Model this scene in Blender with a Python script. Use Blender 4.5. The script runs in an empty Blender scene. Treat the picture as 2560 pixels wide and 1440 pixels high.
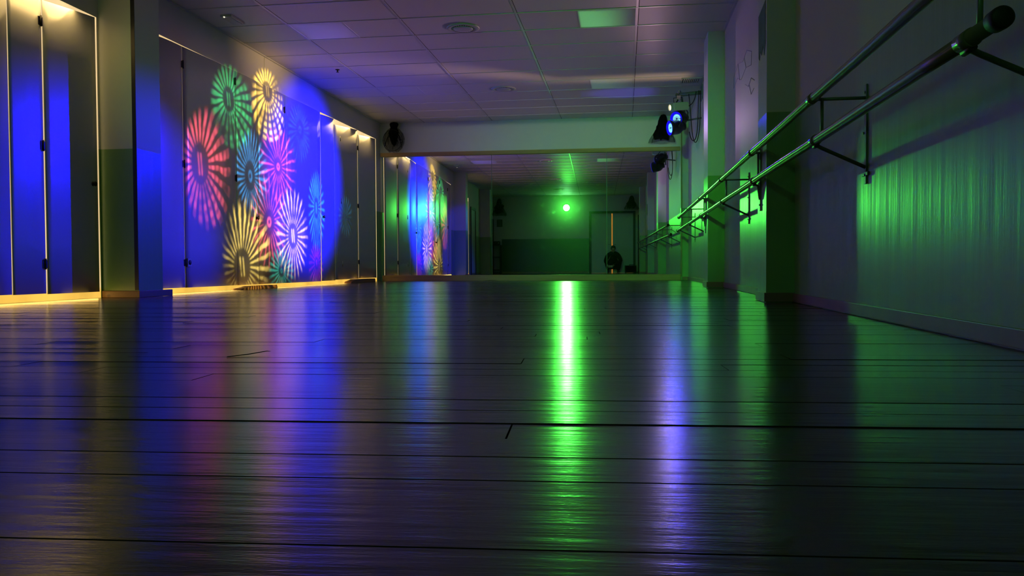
import bpy, bmesh, math, random
from mathutils import Vector, Matrix
random.seed(7)
PI = math.pi
S = bpy.context.scene
C = S.collection

# ------------------------------------------------------------------ camera
CAM_H = 0.2349
YAW, PITCH, ROLL, FPX = 0.13674, -0.02587, 0.0050, 2030.7
fw = Vector((-math.sin(YAW)*math.cos(PITCH), math.cos(YAW)*math.cos(PITCH), math.sin(PITCH)))
rt = Vector((math.cos(YAW), math.sin(YAW), 0))
up = rt.cross(fw)
cr, sr = math.cos(ROLL), math.sin(ROLL)
r2 = rt*cr - up*sr
u2 = rt*sr + up*cr
cam_d = bpy.data.cameras.new('camera')
cam_d.sensor_width = 36.0
cam_d.lens = FPX/2560*36
cam_d.clip_start = 0.02
cam_d.clip_end = 100
cam = bpy.data.objects.new('camera', cam_d)
C.objects.link(cam)
M = Matrix((r2, u2, -fw)).transposed().to_4x4()
M.translation = Vector((0, 0, CAM_H))
cam.matrix_world = M
S.camera = cam

# ------------------------------------------------------------------ world, exposure
w = bpy.data.worlds.new('night')
S.world = w
w.use_nodes = True
w.node_tree.nodes['Background'].inputs[0].default_value = (0, 0, 0, 1)
w.node_tree.nodes['Background'].inputs[1].default_value = 0
S.view_settings.view_transform = 'Standard'
S.view_settings.look = 'None'
S.view_settings.exposure = 0.0
S.view_settings.gamma = 1.0
S.view_settings.use_curve_mapping = False
try:
    cy = S.cycles
    cy.max_bounces = 8
    cy.diffuse_bounces = 4
    cy.adaptive_threshold = 0.02
    cy.glossy_bounces = 5
    cy.transparent_max_bounces = 8
    cy.caustics_reflective = True
    cy.caustics_refractive = False
    cy.sample_clamp_indirect = 3.0
    cy.blur_glossy = 0.3
    cy.use_denoising = True
    cy.use_light_tree = True
except Exception:
    pass

# ------------------------------------------------------------------ room dimensions
WL, WR = -4.249, 1.082          # left and right wall faces
H = 2.769                       # ceiling
D0, BW = 13.99, 0.016           # back wall: y = D0 + BW*x
RY = -1.30                      # rear wall (behind the camera, seen in the mirror)
WZ = 1.215                      # height of the painted dado
def back_y(x): return D0 + BW*x

# ------------------------------------------------------------------ lamps
LAMPS = []
def spot(name, loc, target, power, col, size, blend, radius=.08, group=None):
    d = bpy.data.lights.new(name, 'SPOT')
    d.energy = power; d.color = col
    d.spot_size = size; d.spot_blend = blend
    d.shadow_soft_size = radius
    o = bpy.data.objects.new(name, d)
    C.objects.link(o)
    o.location = loc
    o.rotation_euler = (Vector(target)-Vector(loc)).to_track_quat('-Z', 'Y').to_euler()
    return o
GREEN_POS = Vector((-1.53, -0.98, 2.325))
GREEN_AIM = Vector((-.10, 13.9, .90))
GREEN_POWER = 1150
GREEN_COL = (0.075, 1.0, 0.07)
BLUE_COL = (0.004, 0.001, 1.0)
PAR1 = Vector((0.735, 11.75, 2.315))
PAR2 = Vector((0.640, 11.70, 2.180))
PROJ = Vector((0.669, 11.72, 2.471))
def mirrored(p):
    n = Vector((BW, -1, 0)).normalized()
    p0 = Vector((0, D0-.012, 0))
    return p - 2*((p-p0).dot(n))*n
green_direct = spot('green_spot_beam', GREEN_POS, GREEN_AIM, GREEN_POWER, GREEN_COL, math.radians(25), 1.0, .09)
# added lamp at the image point behind the mirror, standing in for its bounce
green_image_lamp = spot('added_green_mirror_image_lamp', mirrored(GREEN_POS), mirrored(GREEN_AIM),
                    GREEN_POWER*.86, GREEN_COL, math.radians(25), 1.0, .09)
blue_a = spot('blue_beam_near', PAR1+Vector((-.05, -.06, 0)), (-4.25, 6.05, 0.05), 2300, BLUE_COL, math.radians(28), 0.55, .07)
green_side = spot('added_green_side_beam', GREEN_POS, (-4.25, 10.0, 1.5), 170, GREEN_COL, math.radians(15), 1.0, .09)  # extra narrow beam added to put green glints on the shutters
blue_c = spot('blue_skirt_light', PAR1+Vector((-.03, -.12, -.02)), (-.05, 2.0, .0), 38, BLUE_COL, math.radians(30), 1.0, .07)
warm_c = spot('projector_skirt_light', PROJ+Vector((-.03, -.10, 0)), (-.05, 1.0, .0), 9, (1.0, .72, .62), math.radians(26), 1.0, .035)
blue_b = spot('blue_beam_far', PAR2+Vector((-.06, -.03, 0)), (-4.25, 10.62, 1.45), 3100, BLUE_COL, math.radians(33), 0.62, .07)

# ------------------------------------------------------------------ node helpers
def mat(name):
    m = bpy.data.materials.new(name)
    m.use_nodes = True
    nt = m.node_tree
    return m, nt, nt.nodes['Principled BSDF']
class G:
    """tiny expression builder for shader maths"""
    def __init__(self, nt): self.nt = nt
    def m(self, op, a, b=None, c=None, clamp=False):
        n = self.nt.nodes.new('ShaderNodeMath'); n.operation = op; n.use_clamp = clamp
        for i, x in enumerate((a, b, c)):
            if x is None: continue
            if isinstance(x, (int, float)): n.inputs[i].default_value = x
            else: self.nt.links.new(x, n.inputs[i])
        return n.outputs[0]
    def sstep(self, lo, hi, x):
        n = self.nt.nodes.new('ShaderNodeMapRange'); n.interpolation_type = 'SMOOTHSTEP'
        for k, v in (('From Min', lo), ('From Max', hi)): n.inputs[k].default_value = v
        self.nt.links.new(x, n.inputs['Value'])
        return n.outputs['Result']
    def noise(self, vec, scale, detail=3, rough=.5):
        n = self.nt.nodes.new('ShaderNodeTexNoise')
        n.inputs['Scale'].default_value = scale; n.inputs['Detail'].default_value = detail
        n.inputs['Roughness'].default_value = rough
        if vec is not None: self.nt.links.new(vec, n.inputs['Vector'])
        return n.outputs['Fac']
    def pos(self):
        return self.nt.nodes.new('ShaderNodeNewGeometry').outputs['Position']
    def scale(self, vec, s):
        n = self.nt.nodes.new('ShaderNodeMapping'); n.inputs['Scale'].default_value = s
        self.nt.links.new(vec, n.inputs['Vector']); return n.outputs[0]
    def mix(self, f, a, b):
        n = self.nt.nodes.new('ShaderNodeMix'); n.data_type = 'RGBA'
        for i, x in ((0, f), (6, a), (7, b)):
            if isinstance(x, (int, float)): n.inputs[i].default_value = x
            elif isinstance(x, tuple): n.inputs[i].default_value = (*x, 1)
            else: self.nt.links.new(x, n.inputs[i])
        return n.outputs[2]
    def bump(self, h, strength, dist=.01):
        n = self.nt.nodes.new('ShaderNodeBump')
        n.inputs['Distance'].default_value = dist
        if isinstance(strength, (int, float)): n.inputs['Strength'].default_value = strength
        else: self.nt.links.new(strength, n.inputs['Strength'])
        self.nt.links.new(h, n.inputs['Height']); return n.outputs[0]
def simple(name, col, rough=.5, metal=0., spec=.5, var=.0, bump=0., bscale=200):
    m, nt, b = mat(name); g = G(nt)
    b.inputs['Roughness'].default_value = rough
    b.inputs['Metallic'].default_value = metal
    b.inputs['Specular IOR Level'].default_value = spec
    p = g.pos()
    f = g.noise(p, 9, 3)
    dark = tuple(c*(1-var) for c in col); light = tuple(min(1, c*(1+var)) for c in col)
    nt.links.new(g.mix(f, dark, light), b.inputs['Base Color'])
    if bump: nt.links.new(g.bump(g.noise(p, bscale, 2), bump, .002), b.inputs['Normal'])
    return m
def emit(name, col, strength, sample=False, noise=None):
    m = bpy.data.materials.new(name); m.use_nodes = True
    nt = m.node_tree; nt.nodes.clear()
    o = nt.nodes.new('ShaderNodeOutputMaterial'); e = nt.nodes.new('ShaderNodeEmission')
    e.inputs[0].default_value = (*col, 1); e.inputs[1].default_value = strength
    if noise:
        g = G(nt)
        f = g.noise(g.scale(g.pos(), noise), 1.0, 3)
        nt.links.new(g.m('MULTIPLY', g.m('ADD', .55, f), strength), e.inputs[1])
    nt.links.new(e.outputs[0], o.inputs[0])
    try: m.cycles.emission_sampling = 'AUTO' if sample else 'NONE'
    except Exception: pass
    return m

# ------------------------------------------------------------------ materials
def two_tone(name, upper, lower, ru, rl):
    """white emulsion above a glossy oil-painted dado; roller strokes run vertically in the dado"""
    m, nt, b = mat(name); g = G(nt)
    p = g.pos()
    sp = nt.nodes.new('ShaderNodeSeparateXYZ'); nt.links.new(p, sp.inputs[0])
    below = g.m('LESS_THAN', sp.outputs['Z'], WZ)
    n1 = g.noise(p, 3.0, 4)
    cu = g.mix(n1, tuple(c*.93 for c in upper), upper)
    cl = g.mix(n1, tuple(c*.88 for c in lower), lower)
    nt.links.new(g.mix(below, cu, cl), b.inputs['Base Color'])
    nr = g.noise(g.scale(p, (6, 6, 1.2)), 1.0, 3)
    rough_l = g.m('ADD', rl-.05, g.m('MULTIPLY', nr, .10))
    rough = g.m('ADD', g.m('MULTIPLY', below, rough_l), g.m('MULTIPLY', g.m('SUBTRACT', 1, below), ru))
    nt.links.new(rough, b.inputs['Roughness'])
    nt.links.new(g.m('MULTIPLY_ADD', below, .35, .35), b.inputs['Specular IOR Level'])
    streak = g.noise(g.scale(p, (50, 50, 2.2)), 1.0, 4, .6)
    fine = g.noise(g.scale(p, (230, 230, 40)), 1.0, 2)
    band = g.noise(g.scale(p, (11, 11, .9)), 1.0, 3, .5)
    h = g.m('ADD', g.m('ADD', g.m('MULTIPLY', streak, .5), g.m('MULTIPLY', band, 2.6)), g.m('MULTIPLY', fine, .25))
    nt.links.new(g.bump(h, g.m('ADD', .10, g.m('MULTIPLY', below, .60)), .0020), b.inputs['Normal'])
    return m
M_WALL = two_tone('two_tone_wall_paint', (.76, .75, .67), (.25, .44, .15), .62, .32)
M_DADO_BLACK = simple('dark_green_gloss_board', (.02, .05, .035), .28, var=.25, bump=.15, bscale=30)
M_WHITE = simple('white_emulsion', (.66, .66, .65), .65, var=.04)
M_PANEL = simple('painted_board', (.66, .66, .67), .29, spec=.36, var=.04, bump=.06, bscale=60)
M_SKIRT = simple('brown_skirting', (.26, .14, .10), .32, var=.2, bump=.1)
M_BLACK = simple('black_plastic', (.012, .012, .013), .42, var=.2)
M_BLACKMETAL = simple('black_lacquered_metal', (.010, .010, .014), .3, var=.2)
M_RUBBER = simple('black_rubber', (.008, .008, .008), .6, var=.2)
M_WHITEMETAL = simple('white_lacquered_metal', (.62, .60, .56), .3, var=.05)
M_CHROME = simple('chrome', (.7, .7, .7), .12, metal=1., var=.04)
M_STEEL = simple('grey_painted_steel', (.16, .18, .16), .35, var=.1)
M_PLASTIC = simple('white_plastic', (.6, .6, .58), .35, var=.05)
M_CLOTH = simple('black_cloth', (.006, .006, .007), .95, spec=.05, var=.3, bump=.4, bscale=300)
M_TROUSER = simple('dark_trouser_cloth', (.012, .014, .02), .9, spec=.1, var=.3)
M_SKIN = simple('skin', (.40, .25, .19), .5, var=.08)
M_HAIR = simple('dark_hair', (.012, .009, .007), .6, var=.3)
M_DOOR = simple('painted_door_leaf', (.52, .55, .56), .45, var=.06)
M_DOORFRAME = simple('dark_stained_frame', (.02, .018, .015), .45, var=.2)
M_PAPER = simple('old_poster_paper', (.10, .13, .11), .7, var=.5)
M_MARK = simple('grey_pencil_mark', (.52, .50, .53), .8, var=.2)

def wood(name, a, bcol, rough, axis):
    m, nt, b = mat(name); g = G(nt)
    s = {'x': (1.5, 30, 30), 'y': (30, 1.5, 30), 'z': (30, 30, 1.5)}[axis]
    p = g.pos()
    f = g.noise(g.scale(p, s), 1.0, 5, .6)
    knots = g.sstep(.66, .74, g.noise(g.scale(p, tuple(min(9, q) for q in s)), 1.0, 1))
    col = g.mix(f, a, bcol)
    nt.links.new(g.mix(knots, col, tuple(c*.3 for c in a)), b.inputs['Base Color'])
    b.inputs['Roughness'].default_value = rough
    nt.links.new(g.bump(f, .15, .002), b.inputs['Normal'])
    return m
M_PINE = wood('pine_batten', (.36, .20, .06), (.56, .34, .12), .45, 'x')
M_PINEZ = wood('pine_batten_upright', (.28, .17, .075), (.42, .27, .13), .5, 'z')
M_DARKWOOD = wood('stained_skirting_wood', (.22, .10, .045), (.34, .17, .08), .4, 'y')
M_BARRE = wood('varnished_barre', (.15, .11, .08), (.24, .18, .13), .20, 'y')

def floor_mat():
    m, nt, b = mat('varnished_floorboards'); g = G(nt)
    p = g.pos()
    th = .055
    rot = nt.nodes.new('ShaderNodeMapping'); rot.inputs['Rotation'].default_value = (0, 0, -th)
    nt.links.new(p, rot.inputs['Vector']); q = rot.outputs[0]
    grain = g.noise(g.scale(q, (3, 60, 3)), 1.0, 5, .6)
    wear = g.noise(g.scale(q, (1.2, 3.5, 1)), 1.0, 4)
    col = g.mix(grain, (.022, .015, .011), (.052, .036, .027))
    nt.links.new(g.mix(wear, col, (.034, .027, .024)), b.inputs['Base Color'])
    nt.links.new(g.m('ADD', .14, g.m('MULTIPLY', wear, .11)), b.inputs['Roughness'])
    b.inputs['IOR'].default_value = 1.48
    ripple = g.noise(g.scale(q, (4.0, 36, 1)), 1.0, 3, .55)
    fine = g.noise(g.scale(q, (110, 420, 1)), 1.0, 2)
    h = g.m('ADD', ripple, g.m('MULTIPLY', fine, .11))
    nt.links.new(g.bump(h, .62, .0020), b.inputs['Normal'])
    return m
M_FLOOR = floor_mat()
M_GAP = simple('dark_board_gap', (.006, .005, .004), .9, spec=.05)

def tile_mat():
    m, nt, b = mat('mineral_fibre_tiles'); g = G(nt)
    p = g.pos()
    f = g.noise(p, 140, 2)
    big = g.noise(p, .8, 2)
    nt.links.new(g.mix(big, (.74, .73, .70), (.79, .78, .75)), b.inputs['Base Color'])
    b.inputs['Roughness'].default_value = .55
    nt.links.new(g.bump(f, .12, .002), b.inputs['Normal'])
    return m
M_TILE = tile_mat()
M_BARSHADE = simple('painted_bar_shade', (.10, .10, .10), .9, spec=.1)
M_TBAR = simple('white_ceiling_bar', (.68, .68, .68), .4, var=.03)
M_DIFF = simple('opal_light_panel', (.74, .75, .74), .8, spec=.15, var=.02)

def mirror_mat():
    m = bpy.data.materials.new('mirror_glass'); m.use_nodes = True
    nt = m.node_tree; nt.nodes.clear(); g = G(nt)
    o = nt.nodes.new('ShaderNodeOutputMaterial')
    s = nt.nodes.new('ShaderNodeBsdfGlossy'); s.inputs['Roughness'].default_value = 0
    s.inputs['Color'].default_value = (.86, .90, .88, 1)
    d = nt.nodes.new('ShaderNodeBsdfGlossy'); d.inputs['Roughness'].default_value = .13
    d.inputs['Color'].default_value = (.9, .9, .9, 1)
    p = g.pos()
    smear = g.sstep(.55, .80, g.noise(g.scale(p, (6, 1, 8)), 1.0, 6, .72))
    f = g.m('ADD', .012, g.m('MULTIPLY', smear, .05))
    mx = nt.nodes.new('ShaderNodeMixShader')
    nt.links.new(f, mx.inputs[0]); nt.links.new(s.outputs[0], mx.inputs[1]); nt.links.new(d.outputs[0], mx.inputs[2])
    nt.links.new(mx.outputs[0], o.inputs[0])
    return m
M_MIRROR = mirror_mat()
def net_mat():
    m, nt, b = mat('black_tulle'); g = G(nt)
    b.inputs['Base Color'].default_value = (.006, .006, .007, 1)
    b.inputs['Roughness'].default_value = .9
    f = g.noise(g.pos(), 22, 3)
    nt.links.new(g.m('ADD', .12, g.m('MULTIPLY', f, .42)), b.inputs['Alpha'])
    return m
M_NET = net_mat()
def window_glow():
    m = bpy.data.materials.new('street_lit_window'); m.use_nodes = True
    nt = m.node_tree; nt.nodes.clear(); g = G(nt)
    o = nt.nodes.new('ShaderNodeOutputMaterial'); e = nt.nodes.new('ShaderNodeEmission')
    p = g.pos(); sp = nt.nodes.new('ShaderNodeSeparateXYZ'); nt.links.new(p, sp.inputs[0])
    low = g.sstep(.10, .05, sp.outputs['Z'])
    nt.links.new(g.mix(low, (1.0, .70, .34), (1.0, .58, .09)), e.inputs[0])
    f = g.noise(g.scale(p, (1, 2.2, 1.3)), 1.0, 3)
    nt.links.new(g.m('MULTIPLY', g.m('ADD', .50, f), 1.0), e.inputs[1])
    nt.links.new(e.outputs[0], o.inputs[0])
    m.cycles.emission_sampling = 'NONE'
    return m
M_WARM = window_glow()
M_SLIT = emit('lit_corridor_gap', (1.0, .36, .05), .5)
M_LEDBLUE = emit('blue_led_chip', (.26, .80, 1.0), 1.15)
M_LEDRIM = emit('blue_lit_reflector', (.01, .006, 1.0), .9)
M_LEDGREEN = emit('green_led_face', (.22, 1.0, .30), 60, sample=True)
M_LEDWARM = emit('warm_projector_lens', (1.0, .78, .42), 5)
M_SCREEN = simple('phone_glass', (.01, .01, .012), .1)
M_PHONE = simple('pale_phone_case', (.42, .42, .42), .4)
M_TINYLED = emit('indicator_led', (1, .95, .7), 1.2)

# ------------------------------------------------------------------ mesh helpers
class MB:
    def __init__(self): self.bm = bmesh.new()
    def box(self, x0, x1, y0, y1, z0, z1, bev=0):
        r = bmesh.ops.create_cube(self.bm, size=1)
        vs = r['verts']
        bmesh.ops.scale(self.bm, vec=(abs(x1-x0), abs(y1-y0), abs(z1-z0)), verts=vs)
        bmesh.ops.translate(self.bm, vec=((x0+x1)/2, (y0+y1)/2, (z0+z1)/2), verts=vs)
        if bev:
            es = list({e for v in vs for e in v.link_edges})
            bmesh.ops.bevel(self.bm, geom=es, offset=bev, segments=2, affect='EDGES', profile=.7)
        return self
    def prism(self, pts, off):
        """closed polygon (3-D points) extruded by vector off"""
        off = Vector(off)
        a = [self.bm.verts.new(p) for p in pts]; b = [self.bm.verts.new(Vector(p)+off) for p in pts]
        n = len(a)
        self.bm.faces.new(a); self.bm.faces.new(b[::-1])
        for i in range(n): self.bm.faces.new((a[i], b[i], b[(i+1) % n], a[(i+1) % n]))
        return self
    def tube(self, pts, r, n=12, caps=True, smooth=True):
        pts = [Vector(p) for p in pts]
        rs = r if isinstance(r, (list, tuple)) else [r]*len(pts)
        rings = []; prev = None
        for i, p in enumerate(pts):
            t = (pts[min(i+1, len(pts)-1)]-pts[max(i-1, 0)]).normalized()
            if prev is None:
                a = Vector((0, 0, 1)) if abs(t.z) < .9 else Vector((1, 0, 0))
                u = t.cross(a).normalized()
            else:
                u = (prev - t*prev.dot(t)).normalized()
            prev = u; v = t.cross(u)
            rings.append([self.bm.verts.new(p+(u*math.cos(k*2*PI/n)+v*math.sin(k*2*PI/n))*rs[i]) for k in range(n)])
        for a, b in zip(rings, rings[1:]):
            for k in range(n):
                f = self.bm.faces.new((a[k], a[(k+1) % n], b[(k+1) % n], b[k])); f.smooth = smooth
        if caps:
            self.bm.faces.new(rings[0][::-1]); self.bm.faces.new(rings[-1])
        return self
    def lathe(self, prof, origin, axis, n=32, smooth=True):
        """prof: (radius, distance along axis)"""
        origin = Vector(origin); ax = Vector(axis).normalized()
        a = Vector((0, 0, 1)) if abs(ax.z) < .9 else Vector((1, 0, 0))
        u = ax.cross(a).normalized(); v = ax.cross(u)
        rings = []
        for r, d in prof:
            if r < 1e-6: rings.append([self.bm.verts.new(origin+ax*d)])
            else: rings.append([self.bm.verts.new(origin+ax*d+(u*math.cos(k*2*PI/n)+v*math.sin(k*2*PI/n))*r) for k in range(n)])
        for a_, b_ in zip(rings, rings[1:]):
            for k in range(n):
                if len(a_) == 1 and len(b_) == 1: continue
                if len(a_) == 1: vs = (a_[0], b_[(k+1) % n], b_[k])
                elif len(b_) == 1: vs = (a_[k], a_[(k+1) % n], b_[0])
                else: vs = (a_[k], a_[(k+1) % n], b_[(k+1) % n], b_[k])
                f = self.bm.faces.new(vs); f.smooth = smooth
        return self
    def ball(self, c, r, n=12, sc=(1, 1, 1)):
        q = bmesh.ops.create_uvsphere(self.bm, u_segments=n, v_segments=max(6, n//2), radius=r)
        bmesh.ops.scale(self.bm, vec=sc, verts=q['verts'])
        bmesh.ops.translate(self.bm, vec=c, verts=q['verts'])
        for v in q['verts']:
            for f in v.link_faces: f.smooth = True
        return self
    def build(self, name, material, parent=None, label=None, loc=None):
        bmesh.ops.recalc_face_normals(self.bm, faces=self.bm.faces)
        me = bpy.data.meshes.new(name)
        self.bm.to_mesh(me); self.bm.free()
        me.materials.append(material)
        o = bpy.data.objects.new(name, me)
        C.objects.link(o)
        if parent is not None:
            o.parent = parent
            if parent.type == 'EMPTY': o.matrix_parent_inverse = Matrix.Translation(-parent.location)
        if label: o['label'] = label
        return o
def thing(name, label, cat, loc, group=None):
    o = bpy.data.objects.new(name, None)
    C.objects.link(o); o.location = loc
    o.empty_display_size = .1
    o['label'] = label; o['category'] = cat
    if group: o['group'] = group
    return o
def tag(o, label, cat, group=None, kind=None):
    o['label'] = label; o['category'] = cat
    if group: o['group'] = group
    if kind: o['kind'] = kind
    return o
def struct(o, label, cat): return tag(o, label, cat, kind='structure')

# ------------------------------------------------------------------ floor
TH = .055
def floor():
    bm = bmesh.new()
    cu, su = math.cos(TH), math.sin(TH)
    def P(u, v, z): return (u*cu - v*su, u*su + v*cu, z)
    pitch = .1085
    k0 = int((-1.9-1.103)/pitch); k1 = int((14.5-1.103)/pitch)
    rnd = random.Random(11)
    for k in range(k0, k1+1):
        va = 1.103+k*pitch+rnd.uniform(-.003, .003)*(k not in (0, 1)); vb = 1.103+(k+1)*pitch
        gap = rnd.choice([.0006, .0010, .0016, .0024, .0036, .0048])
        if k in (0, -3, -1, 1, 4): gap = .0030
        cuts = [-5.4]
        u = -5.4+rnd.uniform(.6, 2.6)
        while u < 2.4:
            cuts.append(u); u += rnd.uniform(1.6, 3.4)
        cuts.append(2.4)
        if -8 <= k <= 3: cuts = [-5.4, 2.4]
        if k == 0: cuts = [-5.4, -2.9, -.10, 2.4]
        for a, b in zip(cuts, cuts[1:]):
            tilt = rnd.gauss(0, .0030); cup = rnd.uniform(-.00005, .0001)
            lift = rnd.uniform(-.0006, .0006)
            slope_u = rnd.gauss(0, .00012)
            if k == 1: tilt = -.004; lift = .0002
            nu, nv = max(2, int((b-a)/.35)), 5
            ue = .0010 if k else .0014
            grid = []
            for i in range(nu+1):
                uu = a+ue+(b-a-2*ue)*i/nu
                row = []
                for j in range(nv+1):
                    t = j/nv; vv = va+gap/2+(vb-va-gap)*t; s = 2*t-1
                    z = lift + tilt*(vb-va)*.5*s + cup*(1-s*s) + slope_u*(uu-(a+b)/2)
                    row.append(bm.verts.new(P(uu, vv, z-.0006)))
                grid.append(row)
            for i in range(nu):
                for j in range(nv):
                    f = bm.faces.new((grid[i][j], grid[i+1][j], grid[i+1][j+1], grid[i][j+1])); f.smooth = True
            # side lips so a gap shows real depth
            for i in range(nu):
                for j in (0, nv):
                    p, q = (bm.verts.new(v.co) for v in (grid[i][j], grid[i+1][j]))
                    lo = [bm.verts.new((v.co.x, v.co.y, -.010)) for v in (p, q)]
                    bm.faces.new((p, q, lo[1], lo[0]))
            for row in (grid[0], grid[-1]):
                for j in range(nv):
                    p, q = (bm.verts.new(v.co) for v in (row[j], row[j+1]))
                    lo = [bm.verts.new((v.co.x, v.co.y, -.010)) for v in (p, q)]
                    bm.faces.new((p, q, lo[1], lo[0]))
    nboard = len(bm.faces)
    vs = [bm.verts.new(p) for p in ((-5.5, -2.2, -.009), (2.2, -2.2, -.009), (2.2, 14.9, -.009), (-5.5, 14.9, -.009))]
    bm.faces.ensure_lookup_table()
    f = bm.faces.new(vs); f.material_index = 1
    me = bpy.data.meshes.new('floor'); bm.to_mesh(me); bm.free()
    me.materials.append(M_FLOOR); me.materials.append(M_GAP)
    o = bpy.data.objects.new('floor', me); C.objects.link(o)
    return struct(o, 'dark varnished floorboards running across the whole dance studio', 'floor')
floor()

# ------------------------------------------------------------------ ceiling with its grid
GX, GY = .1352, 8.114
def ceiling():
    m = MB()
    m.box(-5.0, 1.5, -1.6, 14.3, H, H+.05)
    o = m.build('ceiling', M_TILE)
    struct(o, 'suspended tile ceiling over the whole studio', 'ceiling')
    g = MB()
    for k in range(-4, 1):
        x = GX+1.2*k
        if WL < x < WR: g.box(x-.012, x+.012, RY, 14.05, H-.003, H+.004)
    g.build('ceiling_bar', M_TBAR, o)
    c = MB()
    for k in range(-17, 11):
        y = GY+.6*k
        if RY < y < 14.0: c.box(WL, WR, y-.010, y+.010, H-.0036, H+.004)
    c.build('ceiling_bar', M_TBAR, o)
    s = MB()  # dark strips paint the shade along one side of each bar
    for k in range(-4, 1):
        x = GX+1.2*k
        if WL < x < WR: s.box(x+.012, x+.019, RY, 14.05, H-.0008, H+.003)
    for k in range(-17, 11):
        y = GY+.6*k
        if RY < y < 14.0: s.box(WL, WR, y+.010, y+.019, H-.0006, H+.003)
    s.build('painted_shade_line', M_BARSHADE, o)
    e = MB()
    e.box(WL, WL+.02, RY, 14, H-.014, H+.002); e.box(WR-.02, WR, RY, 14, H-.014, H+.002)
    e.build('ceiling_edge_angle', M_TBAR, o)
ceiling()
def light_panel(x, y, sag, label):
    o = thing('ceiling_light_panel', label, 'ceiling light', (x, y, H-.004), 'square light panels in the ceiling')
    f = MB()
    s = .296
    f.box(x-s, x+s, y-s, y-s+.010, H-.0025, H-.0005); f.box(x-s, x+s, y+s-.010, y+s, H-.0025, H-.0005)
    f.box(x-s, x-s+.010, y-s+.010, y+s-.010, H-.0025, H-.0005); f.box(x+s-.010, x+s, y-s+.010, y+s-.010, H-.0025, H-.0005)
    f.build('frame', M_TBAR, o)
    d = MB(); n = 12; q = s-.011
    rows = []
    for i in range(n+1):
        u = -q+2*q*i/n
        row = []
        for j in range(n+1):
            v = -q+2*q*j/n
            row.append(d.bm.verts.new((x+u, y+v, H-.0012 - sag*(1-(u/q)**2)*(1-(v/q)**2))))
        rows.append(row)
    for i in range(n):
        for j in range(n):
            fc = d.bm.faces.new((rows[i][j], rows[i+1][j], rows[i+1][j+1], rows[i][j+1])); fc.smooth = True
    top = [d.bm.verts.new((x+a*q, y+b*q, H-.0004)) for a, b in ((-1, -1), (1, -1), (1, 1), (-1, 1))]
    d.bm.faces.new(top)
    d.build('diffuser', M_DIFF, o)
light_panel(-.165, 8.414, .0045, 'square ceiling light panel catching green light near the top of the picture')
light_panel(-3.165, 8.414, .0045, 'square ceiling light panel washed violet, above the flower pattern')
light_panel(-.165, 11.414, .0045, 'square ceiling light panel catching green light near the lamps on the right wall')
light_panel(-3.165, 11.414, .003, 'square ceiling light panel, dim, near the far left corner')
light_panel(-3.165, 4.214, .003, 'dark square light panel seen only in the mirror, on the left half of the ceiling')
light_panel(-.165, 3.614, .003, 'dark square light panel seen only in the mirror, on the right half of the ceiling')

def round_vent(x, y, label):
    o = thing('ceiling_vent', label, 'air vent', (x, y, H-.02), 'round air diffusers along the ceiling')
    r = MB(); ax = (0, 0, -1)
    r.lathe([(.125, 0), (.172, .0), (.176, .004), (.172, .009), (.150, .013), (.128, .010), (.122, .004)], (x, y, H-.001), ax, 48)
    r.build('outer_ring', M_PLASTIC, o)
    b = MB(); b.lathe([(.0, .0), (.126, .0), (.126, .002), (.0, .003)], (x, y, H-.001), ax, 48)
    b.build('dark_throat', M_BLACK, o)
    v = MB()
    for k in range(28):
        a = k*2*PI/28
        ca, sa = math.cos(a), math.sin(a)
        v.prism([(x+ca*.105-sa*.002, y+sa*.105+ca*.002, H-.004), (x+ca*.127-sa*.002, y+sa*.127+ca*.002, H-.004),
                 (x+ca*.127-sa*.002, y+sa*.127+ca*.002, H-.013), (x+ca*.105-sa*.002, y+sa*.105+ca*.002, H-.016)], (sa*.004, -ca*.004, 0))
    v.build('vane_ring', M_PLASTIC, o)
    c = MB(); c.lathe([(.0, .019), (.07, .0185), (.098, .016), (.104, .012), (.098, .009), (0, .008)], (x, y, H-.001), ax, 48)
    c.build('centre_disc', M_PLASTIC, o)
round_vent(-1.682, 8.52, 'round air diffuser nearest the top of the picture, in the left half of the ceiling')
round_vent(-1.688, 11.49, 'round air diffuser farther back, just in front of the mirror wall')
round_vent(-1.67, 4.25, 'round air diffuser seen only in the mirror, second of the row')
round_vent(-1.69, 1.30, 'round air diffuser seen only in the mirror, close to the green lamp')

def grille():
    x0, x1, y0, y1 = .775, 1.05, 11.22, 11.52
    o = thing('ceiling_grille', 'small slatted air grille in the ceiling beside the right wall', 'air vent', (.91, 11.37, H-.01))
    f = MB()
    f.box(x0, x1, y0, y0+.02, H-.012, H-.001); f.box(x0, x1, y1-.02, y1, H-.012, H-.001)
    f.box(x0, x0+.02, y0, y1, H-.012, H-.001); f.box(x1-.02, x1, y0, y1, H-.012, H-.001)
    f.build('frame', M_PLASTIC, o)
    b = MB(); b.box(x0+.02, x1-.02, y0+.02, y1-.02, H-.003, H-.001); b.build('dark_throat', M_BLACK, o)
    s = MB()
    for k in range(9):
        x = x0+.036+k*.0255
        s.prism([(x, y0+.02, H-.004), (x+.003, y0+.02, H-.004), (x+.013, y0+.02, H-.013), (x+.010, y0+.02, H-.013)], (0, y1-y0-.04, 0))
    s.build('slat_set', M_PLASTIC, o)
grille()
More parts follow.
